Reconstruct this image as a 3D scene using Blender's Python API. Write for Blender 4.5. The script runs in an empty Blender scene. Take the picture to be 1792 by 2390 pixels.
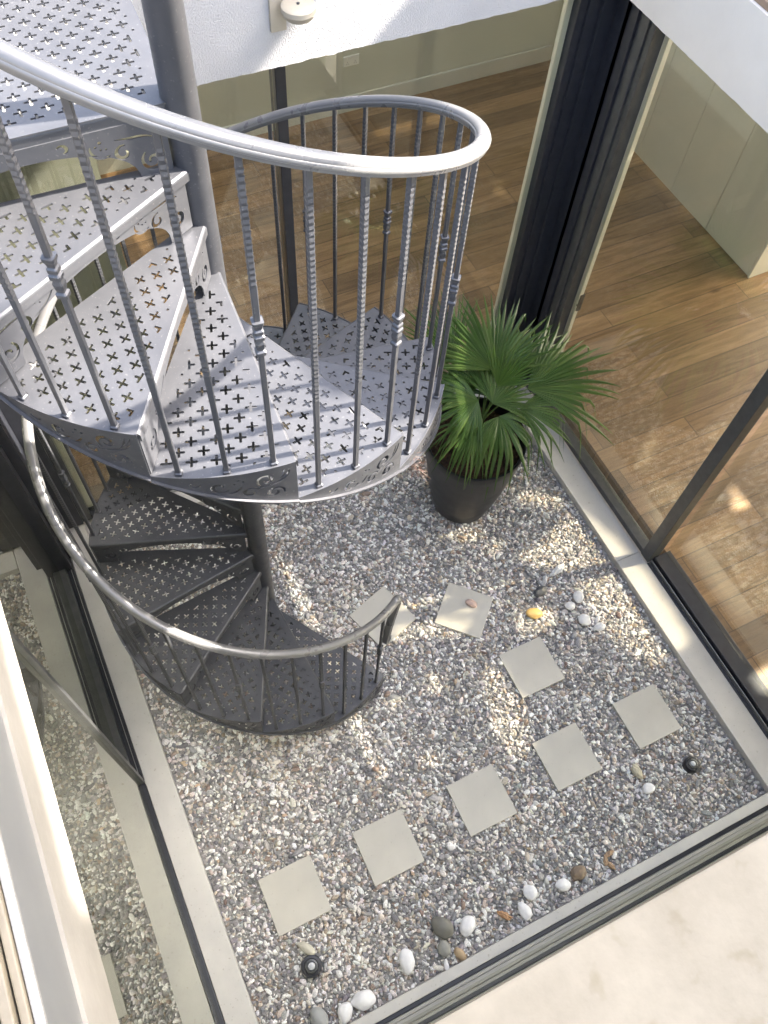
import bpy, bmesh, math, random
import numpy as np
from mathutils import Vector, Matrix, noise
from mathutils.geometry import delaunay_2d_cdt

random.seed(7)
R = math.radians
sc = bpy.context.scene
COL = sc.collection

# ------------------------------------------------------------------ camera
cam_d = bpy.data.cameras.new("camera")
cam = bpy.data.objects.new("camera", cam_d)
COL.objects.link(cam)
Rw = ((0.90142, -0.35221, 0.25176), (-0.43017, -0.79424, 0.42911), (0.04882, -0.49511, -0.86746))
m = Matrix(((Rw[0][0], -Rw[0][1], -Rw[0][2], 0), (Rw[1][0], -Rw[1][1], -Rw[1][2], 0), (Rw[2][0], -Rw[2][1], -Rw[2][2], 5.0), (0, 0, 0, 1)))
cam.matrix_world = m
cam_d.sensor_fit = 'VERTICAL'
cam_d.sensor_height = 24.0
cam_d.sensor_width = 18.0
cam_d.lens = 24.0 * 1978.45 / 2390.0
cam_d.clip_start = 0.02
cam_d.clip_end = 2000
sc.camera = cam

# ------------------------------------------------------------------ sky, sun, exposure
SUN_EL, SUN_AZ = R(42.5), R(-10.0)          # azimuth measured from +X towards +Y
w = bpy.data.worlds.new("World"); sc.world = w; w.use_nodes = True
nt = w.node_tree; nt.nodes.clear()
out = nt.nodes.new('ShaderNodeOutputWorld'); bg = nt.nodes.new('ShaderNodeBackground')
sky = nt.nodes.new('ShaderNodeTexSky'); sky.sky_type = 'NISHITA'; sky.sun_disc = False
sky.sun_elevation = SUN_EL; sky.sun_rotation = R(90.0) - SUN_AZ
sky.air_density = 1.0; sky.dust_density = 5.0; sky.ozone_density = 1.0
bg.inputs['Strength'].default_value = 0.15
hs = nt.nodes.new('ShaderNodeHueSaturation'); hs.inputs['Saturation'].default_value = 0.72
nt.links.new(sky.outputs[0], hs.inputs['Color']); nt.links.new(hs.outputs[0], bg.inputs[0]); nt.links.new(bg.outputs[0], out.inputs[0])
sun_d = bpy.data.lights.new("sun", 'SUN'); sun_d.energy = 4.8; sun_d.angle = R(0.9); sun_d.color = (1.0, 0.91, 0.79)
sun = bpy.data.objects.new("sun", sun_d); COL.objects.link(sun)
sd = Vector((math.cos(SUN_EL) * math.cos(SUN_AZ), math.cos(SUN_EL) * math.sin(SUN_AZ), math.sin(SUN_EL)))
sun.rotation_euler = sd.to_track_quat('Z', 'Y').to_euler(); sun.location = (6, -1, 9)
sc.view_settings.view_transform = 'Standard'; sc.view_settings.look = 'None'
sc.view_settings.exposure = 2.78; sc.view_settings.gamma = 1.0
sc.cycles.max_bounces = 10; sc.cycles.diffuse_bounces = 5; sc.cycles.glossy_bounces = 6
sc.cycles.transparent_max_bounces = 16; sc.cycles.use_denoising = True
sc.cycles.sample_clamp_indirect = 6.0
sc.cycles.caustics_reflective = True; sc.cycles.caustics_refractive = False

# ------------------------------------------------------------------ materials
def newmat(name):
    M = bpy.data.materials.new(name); M.use_nodes = True
    t = M.node_tree; b = t.nodes['Principled BSDF']
    return M, t, b
def nd(t, typ, **kw):
    n = t.nodes.new(typ)
    for k, v in kw.items():
        if k in n.inputs.keys(): n.inputs[k].default_value = v
        else: setattr(n, k, v)
    return n
def ramp(t, fac, stops, interp='LINEAR'):
    r = t.nodes.new('ShaderNodeValToRGB'); r.color_ramp.interpolation = interp
    e = r.color_ramp.elements
    while len(e) < len(stops): e.new(0.5)
    for i, (p, c) in enumerate(stops):
        e[i].position = p; e[i].color = (c[0], c[1], c[2], 1)
    t.links.new(fac, r.inputs[0]); return r
def pos(t, scale=None):
    g = t.nodes.new('ShaderNodeTexCoord')
    if scale is None: return g.outputs['Object']
    mp = t.nodes.new('ShaderNodeMapping'); mp.inputs['Scale'].default_value = scale
    t.links.new(g.outputs['Object'], mp.inputs[0]); return mp.outputs[0]
def bump(t, b, h, strength, dist):
    n = t.nodes.new('ShaderNodeBump'); n.inputs['Strength'].default_value = strength; n.inputs['Distance'].default_value = dist
    t.links.new(h, n.inputs['Height']); t.links.new(n.outputs[0], b.inputs['Normal'])
def mottled(name, c1, c2, scale=6, rough=0.5, metal=0.0, bstr=0.0, bscale=80, bdist=0.002, spec=0.5, detail=6, map_scale=None, dark=None):
    M, t, b = newmat(name)
    p = pos(t, map_scale)
    n = nd(t, 'ShaderNodeTexNoise', Scale=scale, Detail=detail, Roughness=0.6); t.links.new(p, n.inputs['Vector'])
    st = [(0.3, c1), (0.7, c2)]
    r = ramp(t, n.outputs[0], st)
    col = r.outputs[0]
    if dark:
        n3 = nd(t, 'ShaderNodeTexNoise', Scale=dark[0], Detail=3); t.links.new(p, n3.inputs['Vector'])
        r3 = ramp(t, n3.outputs[0], [(dark[1], dark[2]), (dark[1] + .08, (1, 1, 1))])
        mx = t.nodes.new('ShaderNodeMix'); mx.data_type = 'RGBA'; mx.blend_type = 'MULTIPLY'; mx.inputs[0].default_value = 1
        t.links.new(col, mx.inputs[6]); t.links.new(r3.outputs[0], mx.inputs[7]); col = mx.outputs[2]
    t.links.new(col, b.inputs['Base Color'])
    n4 = nd(t, 'ShaderNodeTexNoise', Scale=scale * 3, Detail=4); t.links.new(p, n4.inputs['Vector'])
    rr = nd(t, 'ShaderNodeMapRange'); rr.inputs[3].default_value = max(0, rough - .08); rr.inputs[4].default_value = min(1, rough + .1)
    t.links.new(n4.outputs[0], rr.inputs[0]); t.links.new(rr.outputs[0], b.inputs['Roughness'])
    b.inputs['Metallic'].default_value = metal; b.inputs['Specular IOR Level'].default_value = spec
    if bstr:
        n2 = nd(t, 'ShaderNodeTexNoise', Scale=bscale, Detail=5); t.links.new(p, n2.inputs['Vector'])
        bump(t, b, n2.outputs[0], bstr, bdist)
    return M

M = {}
def worn_paint():
    Mt, t, b = newmat('worn_grey_metal_paint'); p = pos(t)
    n1 = nd(t, 'ShaderNodeTexNoise', Scale=5, Detail=6, Roughness=.65, Distortion=.6); t.links.new(p, n1.inputs['Vector'])
    r1 = ramp(t, n1.outputs[0], [(.3, (.074, .077, .088)), (.7, (.103, .106, .118))])
    n2 = nd(t, 'ShaderNodeTexNoise', Scale=95, Detail=3); t.links.new(p, n2.inputs['Vector'])
    r2 = ramp(t, n2.outputs[0], [(.64, (0, 0, 0)), (.72, (1, 1, 1))])
    m1 = t.nodes.new('ShaderNodeMix'); m1.data_type = 'RGBA'; m1.inputs[7].default_value = (.20, .20, .205, 1)
    k1 = nd(t, 'ShaderNodeMath', operation='MULTIPLY'); k1.inputs[1].default_value = .55
    t.links.new(r2.outputs[0], k1.inputs[0]); t.links.new(k1.outputs[0], m1.inputs[0]); t.links.new(r1.outputs[0], m1.inputs[6])
    n3 = nd(t, 'ShaderNodeTexNoise', Scale=22, Detail=8, Roughness=.75); t.links.new(p, n3.inputs['Vector'])
    r3 = ramp(t, n3.outputs[0], [(.70, (0, 0, 0)), (.74, (1, 1, 1))])
    m2 = t.nodes.new('ShaderNodeMix'); m2.data_type = 'RGBA'; m2.inputs[7].default_value = (.10, .055, .032, 1)
    t.links.new(r3.outputs[0], m2.inputs[0]); t.links.new(m1.outputs[2], m2.inputs[6]); t.links.new(m2.outputs[2], b.inputs['Base Color'])
    n4 = nd(t, 'ShaderNodeTexNoise', Scale=14, Detail=6, Roughness=.7, Distortion=1.5); t.links.new(p, n4.inputs['Vector'])
    rr = nd(t, 'ShaderNodeMapRange'); rr.inputs[1].default_value = .3; rr.inputs[2].default_value = .7; rr.inputs[3].default_value = .34; rr.inputs[4].default_value = .52
    t.links.new(n4.outputs[0], rr.inputs[0]); t.links.new(rr.outputs[0], b.inputs['Roughness'])
    b.inputs['Metallic'].default_value = .5
    bump(t, b, n2.outputs[0], .12, .0006)
    return Mt
M['paint'] = worn_paint()
M['rail'] = mottled('handrail_paint', (.15, .152, .158), (.19, .19, .195), 4, 0.28, 0.3, 0.0)
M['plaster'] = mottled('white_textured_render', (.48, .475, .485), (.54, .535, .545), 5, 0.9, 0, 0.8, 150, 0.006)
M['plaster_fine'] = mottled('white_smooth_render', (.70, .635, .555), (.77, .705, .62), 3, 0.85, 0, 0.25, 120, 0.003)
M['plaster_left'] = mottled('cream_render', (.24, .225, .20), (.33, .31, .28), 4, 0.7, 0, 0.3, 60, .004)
M['border'] = mottled('pale_limestone', (.48, .472, .47), (.58, .565, .55), 4, 0.45, 0, 0.12, 60, 0.002, dark=(60, .28, (.75, .73, .7)))
M['tile'] = mottled('porcelain_tile', (.44, .428, .40), (.56, .54, .50), 2.2, 0.55, 0, 0.08, 90, 0.001, dark=(45, .25, (.7, .68, .66)))
M['black'] = mottled('black_aluminium', (.022, .024, .032), (.034, .036, .046), 20, 0.35, 0.1)
M['dgrey'] = mottled('dark_grey_aluminium', (.07, .073, .075), (.10, .103, .105), 20, 0.35, 0.4)
M['alu'] = mottled('brushed_aluminium', (.42, .42, .40), (.55, .55, .53), 10, 0.32, 0.8, map_scale=(1, 30, 1))
M['clad'] = mottled('grey_cladding', (.17, .175, .175), (.22, .225, .225), 1.2, 0.35, 0.1)
M['sill'] = mottled('greige_sill', (.27, .265, .255), (.36, .352, .34), 10, 0.42, 0.15, map_scale=(1, 30, 1))
M['bedding'] = mottled('grit', (.24, .23, .23), (.42, .41, .40), 200, 0.9)
M['cream'] = mottled('cream_trim', (.52, .51, .44), (.56, .55, .48), 5, 0.5)
M['inwall'] = mottled('olive_white_wall_paint', (.50, .49, .40), (.54, .53, .43), 2, 0.7)
M['partition'] = mottled('grey_green_paint', (.22, .225, .185), (.25, .255, .21), 2, 0.7)
M['skirt'] = mottled('skirting_paint', (.58, .57, .48), (.62, .61, .52), 4, 0.45)
M['ceiling'] = mottled('ceiling_paint', (.7, .7, .68), (.75, .75, .73), 3, 0.8)
M['terrace'] = mottled('beige_terrace_stone', (.175, .148, .105), (.245, .212, .157), 7, 0.55, 0, 0.3, 30, 0.004, dark=(14, .33, (.88, .85, .78)))
M['dim_floor'] = mottled('darkened_floor', (.03, .03, .028), (.05, .05, .045), 40, 0.95, 0, 0.4, 200, 0.004)  # dark floor colour stands in for the shade of the dim rooms
M['pot'] = mottled('charcoal_planter', (.011, .011, .0125), (.015, .015, .0165), 5, 0.36)
M['soil'] = mottled('potting_soil', (.02, .012, .007), (.09, .05, .03), 45, 0.95, 0, 1.0, 60, 0.03)
M['socket'] = mottled('white_plastic', (.7, .69, .62), (.74, .73, .66), 3, 0.35)
M['socket_hole'] = mottled('socket_hole', (.1, .1, .09), (.12, .12, .1), 3, 0.5)
M['rubber'] = mottled('black_plastic', (.012, .013, .018), (.022, .023, .03), 15, 0.35)
M['lamp'] = mottled('cream_lamp_enamel', (.42, .37, .29), (.50, .45, .37), 8, 0.4)
M['trunk'] = mottled('palm_fibre', (.08, .05, .03), (.20, .14, .08), 60, 0.9, 0, 1, 80, 0.01)
M['wire'] = mottled('copper_orange_fibre', (.045, .015, .008), (.08, .033, .02), 60, 0.5)
M['block'] = mottled('pale_render', (.6, .58, .55), (.68, .66, .63), 3, 0.85, 0, 0.3, 60, 0.004)
M['lens'] = mottled('frosted_lens', (.45, .47, .52), (.6, .62, .66), 10, 0.15)
M['roofbrown'] = mottled('brown_coping', (.22, .15, .10), (.30, .21, .14), 8, 0.6)
M['deck'] = mottled('pale_underlay', (.5, .49, .47), (.58, .57, .55), 6, 0.6)

def leaf_mat():
    Mt, t, b = newmat('palm_leaf')
    a = nd(t, 'ShaderNodeAttribute', attribute_name='tone')
    r = ramp(t, a.outputs['Fac'], [(0, (.034, .070, .017)), (.5, (.062, .118, .026)), (.9, (.12, .175, .045)), (1, (.30, .27, .10))])
    t.links.new(r.outputs[0], b.inputs['Base Color'])
    b.inputs['Roughness'].default_value = 0.36
    tr = nd(t, 'ShaderNodeBsdfTranslucent'); tr.inputs[0].default_value = (.09, .22, .03, 1)
    mx = nd(t, 'ShaderNodeMixShader'); mx.inputs[0].default_value = .22
    o = t.nodes['Material Output']
    t.links.new(b.outputs[0], mx.inputs[1]); t.links.new(tr.outputs[0], mx.inputs[2]); t.links.new(mx.outputs[0], o.inputs[0])
    return Mt
M['leaf'] = leaf_mat()

def gravel_mat():
    Mt, t, b = newmat('river_gravel_stone')
    a = nd(t, 'ShaderNodeAttribute', attribute_name='tint')
    n = nd(t, 'ShaderNodeTexNoise', Scale=170, Detail=4); t.links.new(pos(t), n.inputs['Vector'])
    r = ramp(t, n.outputs[0], [(.3, (.68, .68, .68)), (.7, (1.15, 1.15, 1.15))])
    mx = t.nodes.new('ShaderNodeMix'); mx.data_type = 'RGBA'; mx.blend_type = 'MULTIPLY'; mx.inputs[0].default_value = 1
    t.links.new(a.outputs['Color'], mx.inputs[6]); t.links.new(r.outputs[0], mx.inputs[7])
    t.links.new(mx.outputs[2], b.inputs['Base Color']); b.inputs['Roughness'].default_value = .55
    bump(t, b, n.outputs[0], .4, .002)
    return Mt
M['gravel'] = gravel_mat()

def wood_mat():
    Mt, t, b = newmat('oak_planks')
    p = pos(t)
    br = nd(t, 'ShaderNodeTexBrick', Scale=1.0); br.offset = 0.37
    br.inputs['Brick Width'].default_value = 1.9; br.inputs['Row Height'].default_value = 0.19
    br.inputs['Mortar Size'].default_value = 0.003; br.inputs['Bias'].default_value = 0
    br.inputs['Color1'].default_value = (0, 0, 0, 1); br.inputs['Color2'].default_value = (1, 1, 1, 1); br.inputs['Mortar'].default_value = (.5, .5, .5, 1)
    t.links.new(p, br.inputs['Vector'])
    mp = nd(t, 'ShaderNodeMapping'); mp.inputs['Scale'].default_value = (1.1, 13, 1); t.links.new(p, mp.inputs[0])
    ad = nd(t, 'ShaderNodeVectorMath', operation='ADD'); sc_ = nd(t, 'ShaderNodeVectorMath', operation='SCALE'); sc_.inputs['Scale'].default_value = 7
    t.links.new(br.outputs['Color'], sc_.inputs[0]); t.links.new(mp.outputs[0], ad.inputs[0]); t.links.new(sc_.outputs[0], ad.inputs[1])
    n = nd(t, 'ShaderNodeTexNoise', Scale=1.6, Detail=8, Roughness=.62, Distortion=1.2); t.links.new(ad.outputs[0], n.inputs['Vector'])
    r = ramp(t, n.outputs[0], [(.25, (.095, .054, .025)), (.5, (.215, .132, .065)), (.72, (.31, .20, .11))])
    r2 = ramp(t, br.outputs['Color'], [(0, (.62, .60, .57)), (1, (1.25, 1.22, 1.17))])
    mx = t.nodes.new('ShaderNodeMix'); mx.data_type = 'RGBA'; mx.blend_type = 'MULTIPLY'; mx.inputs[0].default_value = 1
    t.links.new(r.outputs[0], mx.inputs[6]); t.links.new(r2.outputs[0], mx.inputs[7])
    mpk = nd(t, 'ShaderNodeMapping'); mpk.inputs['Scale'].default_value = (1.3, 3.2, 1); t.links.new(p, mpk.inputs[0])
    v = nd(t, 'ShaderNodeTexVoronoi', Scale=1.1); t.links.new(mpk.outputs[0], v.inputs['Vector'])
    rk = ramp(t, v.outputs['Distance'], [(.02, (.25, .17, .12)), (.10, (1, 1, 1))])
    m2 = t.nodes.new('ShaderNodeMix'); m2.data_type = 'RGBA'; m2.blend_type = 'MULTIPLY'; m2.inputs[0].default_value = .85
    t.links.new(mx.outputs[2], m2.inputs[6]); t.links.new(rk.outputs[0], m2.inputs[7])
    m3 = t.nodes.new('ShaderNodeMix'); m3.data_type = 'RGBA'; m3.inputs[7].default_value = (.06, .035, .02, 1)
    t.links.new(br.outputs['Fac'], m3.inputs[0]); t.links.new(m2.outputs[2], m3.inputs[6])
    t.links.new(m3.outputs[2], b.inputs['Base Color']); b.inputs['Roughness'].default_value = .42
    bump(t, b, n.outputs[0], .1, .003)
    return Mt
M['wood'] = wood_mat()

def glass_mat(name, tint, boost=1.35, haze=0.007, gcol=(.93, .95, .92)):
    Mt = bpy.data.materials.new(name); Mt.use_nodes = True; t = Mt.node_tree; t.nodes.clear()
    o = nd(t, 'ShaderNodeOutputMaterial')
    tr = nd(t, 'ShaderNodeBsdfTransparent'); tr.inputs[0].default_value = (*tint, 1)
    gl = nd(t, 'ShaderNodeBsdfGlossy'); gl.inputs['Roughness'].default_value = 0.0; gl.inputs[0].default_value = (*gcol, 1)
    gr = nd(t, 'ShaderNodeBsdfGlossy'); gr.inputs['Roughness'].default_value = 0.28; gr.inputs[0].default_value = (.95, .93, .9, 1)
    fr = nd(t, 'ShaderNodeFresnel', IOR=1.5); ge_ = nd(t, 'ShaderNodeNewGeometry')
    ir = nd(t, 'ShaderNodeMapRange'); ir.inputs[3].default_value = 1.5; ir.inputs[4].default_value = 1 / 1.5
    t.links.new(ge_.outputs['Backfacing'], ir.inputs[0]); t.links.new(ir.outputs[0], fr.inputs['IOR'])
    mu = nd(t, 'ShaderNodeMath', operation='MULTIPLY'); mu.inputs[1].default_value = boost; mu.use_clamp = True
    t.links.new(fr.outputs[0], mu.inputs[0])
    g2 = nd(t, 'ShaderNodeMixShader'); g2.inputs[0].default_value = GLASS_LOBE
    t.links.new(gl.outputs[0], g2.inputs[1]); t.links.new(gr.outputs[0], g2.inputs[2])
    mx = nd(t, 'ShaderNodeMixShader'); t.links.new(mu.outputs[0], mx.inputs[0]); t.links.new(tr.outputs[0], mx.inputs[1]); t.links.new(g2.outputs[0], mx.inputs[2])
    df = nd(t, 'ShaderNodeBsdfDiffuse'); df.inputs[0].default_value = (.7, .7, .68, 1)
    n = nd(t, 'ShaderNodeTexNoise', Scale=1.7, Detail=7, Roughness=.7, Distortion=.8); t.links.new(pos(t), n.inputs['Vector'])
    rr = nd(t, 'ShaderNodeMapRange'); rr.inputs[1].default_value = .42; rr.inputs[2].default_value = .8; rr.inputs[3].default_value = haze * .3; rr.inputs[4].default_value = haze * 2.2
    t.links.new(n.outputs[0], rr.inputs[0])
    m2 = nd(t, 'ShaderNodeMixShader'); t.links.new(rr.outputs[0], m2.inputs[0]); t.links.new(mx.outputs[0], m2.inputs[1]); t.links.new(df.outputs[0], m2.inputs[2])
    t.links.new(m2.outputs[0], o.inputs[0])
    return Mt
GLASS_LOBE = 0.06
def tinted(name, c):
    Mt = bpy.data.materials.new(name); Mt.use_nodes = True; t = Mt.node_tree; t.nodes.clear()
    o = nd(t, 'ShaderNodeOutputMaterial'); tr = nd(t, 'ShaderNodeBsdfTransparent'); tr.inputs[0].default_value = (*c, 1)
    gl = nd(t, 'ShaderNodeBsdfGlossy'); gl.inputs['Roughness'].default_value = .05
    mx = nd(t, 'ShaderNodeMixShader'); mx.inputs[0].default_value = .08
    t.links.new(tr.outputs[0], mx.inputs[1]); t.links.new(gl.outputs[0], mx.inputs[2]); t.links.new(mx.outputs[0], o.inputs[0]); return Mt
M['sun_dimmer'] = tinted('sun_dimming_tint', (.56, .54, .50))  # dims the sun that comes through the added roof holes
M['glass'] = glass_mat('window_glass', (.95, .955, .90), 1.6)
M['glass_refl'] = glass_mat('solar_glass', (.80, .82, .76), 1.9, 0.014, (.80, .81, .74))

# ------------------------------------------------------------------ mesh helpers
def link(name, me, mat, parent=None, loc=None, smooth=False):
    ob = bpy.data.objects.new(name, me); COL.objects.link(ob)
    if mat is not None: me.materials.append(mat)
    if smooth:
        for p in me.polygons: p.use_smooth = True
        me.set_sharp_from_angle(angle=R(38))
    if parent: ob.parent = parent
    if loc: ob.location = loc
    return ob
def frombm(name, bm, mat, parent=None, smooth=False, loc=None):
    bmesh.ops.recalc_face_normals(bm, faces=bm.faces)
    me = bpy.data.meshes.new(name); bm.to_mesh(me); bm.free()
    return link(name, me, mat, parent, loc, smooth)
def box(bm, x0, x1, y0, y1, z0, z1, bev=0.0):
    vs = [bm.verts.new(c) for c in ((x0, y0, z0), (x1, y0, z0), (x1, y1, z0), (x0, y1, z0), (x0, y0, z1), (x1, y0, z1), (x1, y1, z1), (x0, y1, z1))]
    fs = [bm.faces.new([vs[i] for i in f]) for f in ((0, 3, 2, 1), (4, 5, 6, 7), (0, 1, 5, 4), (1, 2, 6, 5), (2, 3, 7, 6), (3, 0, 4, 7))]
    if bev:
        es = {e for f in fs for e in f.edges}
        bmesh.ops.bevel(bm, geom=list(es), offset=bev, segments=2, affect='EDGES', profile=.6)
def boxes(name, lst, mat, parent=None, bev=0.003):
    bm = bmesh.new()
    for b in lst:
        b2 = bmesh.new(); box(b2, *b, bev=bev)
        tmp = bpy.data.meshes.new('t'); b2.to_mesh(tmp); b2.free(); bm.from_mesh(tmp); bpy.data.meshes.remove(tmp)
    return frombm(name, bm, mat, parent)
def empty(name, loc=(0, 0, 0)):
    e = bpy.data.objects.new(name, None); e.location = loc; COL.objects.link(e); e.empty_display_size = .1; return e
def tag(o, label, cat, group=None):
    o['label'] = label; o['category'] = cat
    if group: o['group'] = group
    return o
def struct(o, kind='structure'): o['kind'] = kind; return o
def sweep(name, pts, prof, mat, parent=None, ups=None, smooth=True, closed=False, scales=None):
    """sweep a closed 2-D profile (across, up) along pts"""
    bm = bmesh.new(); rings = []
    n = len(pts)
    for i, p in enumerate(pts):
        p = Vector(p)
        a = Vector(pts[max(0, i - 1)]); b = Vector(pts[min(n - 1, i + 1)])
        T = (b - a).normalized()
        U = Vector(ups[i]) if ups else Vector((0, 0, 1))
        S = T.cross(U).normalized(); U2 = S.cross(T).normalized()
        s = scales[i] if scales else 1
        rings.append([bm.verts.new(p + S * (q[0] * s) + U2 * (q[1] * s)) for q in prof])
    k = len(prof)
    for i in range(n - 1):
        for j in range(k):
            bm.faces.new((rings[i][j], rings[i][(j + 1) % k], rings[i + 1][(j + 1) % k], rings[i + 1][j]))
    bm.faces.new(rings[0]); bm.faces.new(rings[-1][::-1])
    return frombm(name, bm, mat, parent, smooth)
def lathe(name, prof, mat, parent=None, seg=40, loc=(0, 0, 0), smooth=True):
    bm = bmesh.new(); rings = []
    for r_, z in prof:
        if r_ < 1e-5: rings.append([bm.verts.new((0, 0, z))])
        else: rings.append([bm.verts.new((r_ * math.cos(2 * math.pi * i / seg), r_ * math.sin(2 * math.pi * i / seg), z)) for i in range(seg)])
    for a, b in zip(rings, rings[1:]):
        for i in range(seg):
            j = (i + 1) % seg
            if len(a) == 1 and len(b) == 1: continue
            if len(a) == 1: bm.faces.new((a[0], b[i], b[j]))
            elif len(b) == 1: bm.faces.new((a[i], a[j], b[0]))
            else: bm.faces.new((a[i], a[j], b[j], b[i]))
    return frombm(name, bm, mat, parent, smooth, loc)
def inside(px, py, poly):
    c = False; n = len(poly); j = n - 1
    for i in range(n):
        xi, yi = poly[i]; xj, yj = poly[j]
        if (yi > py) != (yj > py) and px < (xj - xi) * (py - yi) / (yj - yi) + xi: c = not c
        j = i
    return c
def inside_np(P, poly):
    poly = np.array(poly); x, y = P[:, 0], P[:, 1]; c = np.zeros(len(P), bool)
    xi, yi = poly[:, 0], poly[:, 1]; xj, yj = np.roll(xi, 1), np.roll(yi, 1)
    for a, b, d, e in zip(xi, yi, xj, yj):
        if b == e: continue
        c ^= ((b > y) != (e > y)) & (x < (d - a) * (y - b) / (e - b) + a)
    return c
def plate(name, loops, thick, fmap, mat, parent=None, extra=()):
    """flat plate with cut-outs: loops[0] outline, others holes; fmap(u,v,w)->xyz, w in 0..-thick"""
    vs, es = [], []
    for lp in loops:
        k = len(vs); vs += [Vector(p) for p in lp]; es += [(k + i, k + (i + 1) % len(lp)) for i in range(len(lp))]
    vs += [Vector(p) for p in extra]
    V, E, F, *_ = delaunay_2d_cdt(vs, es, [], 0, 1e-6)
    A = np.array([(v.x, v.y) for v in V]); T = np.array([f for f in F if len(f) == 3])
    c = A[T].mean(1); ok = np.zeros(len(T), bool)
    for lp in loops: ok ^= inside_np(c, lp)
    T = T[ok]
    bm = bmesh.new()
    used = sorted(set(T.ravel().tolist())); ix = {u: i for i, u in enumerate(used)}
    top = [bm.verts.new(fmap(A[u][0], A[u][1], 0)) for u in used]
    bot = [bm.verts.new(fmap(A[u][0], A[u][1], -thick)) for u in used]
    cnt = {}
    for t3 in T.tolist():
        a, b, d = (ix[q] for q in t3)
        bm.faces.new((top[a], top[b], top[d])); bm.faces.new((bot[d], bot[b], bot[a]))
        for p, q in ((a, b), (b, d), (d, a)):
            cnt.setdefault((min(p, q), max(p, q)), []).append((p, q))
    for k, v in cnt.items():
        if len(v) == 1:
            p, q = v[0]; bm.faces.new((top[q], top[p], bot[p], bot[q]))
    return frombm(name, bm, mat, parent)

# ------------------------------------------------------------------ the courtyard shell
HX0, HX1, HY0, HY1 = -.40, 2.685, -.14, 3.02      # gravel bed
bm = bmesh.new(); box(bm, -60, 60, -60, 60, -.30, -.06); struct(frombm('ground', bm, M['block']))
# stone borders
def border(lst, label):
    return tag(boxes('stone_border', lst, M['border'], bev=.004), label, 'stone border', 'pale stone borders around the gravel')
G_ = .0015
def split(x0, x1, n): return [(x0 + (x1 - x0) * i / n + G_ / 2, x0 + (x1 - x0) * (i + 1) / n - G_ / 2) for i in range(n)]
border([(HX1, 2.862, a, b, -.06, .05) for a, b in split(-.195, 3.16, 2)], 'pale stone border strip under the glazing beside the palm and dark mullion, right side')
border([(-.545, HX0, a, b, -.06, .05) for a, b in split(-.195, 3.16, 1)], 'pale stone border strip along the left glass wall behind the lower stairs')
border([(a, b, -.195, HY0, -.06, .05) for a, b in split(HX0 + .003, HX1 - .003, 1)], 'narrow lilac grey stone border strip below the nearest glazing, beside the white pebbles')
border([(a, b, HY1, 3.16, -.06, .05) for a, b in split(HX0 + .003, HX1 - .003, 1)], 'pale stone border strip at the far side of the gravel, behind the stairs and pot')

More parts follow.
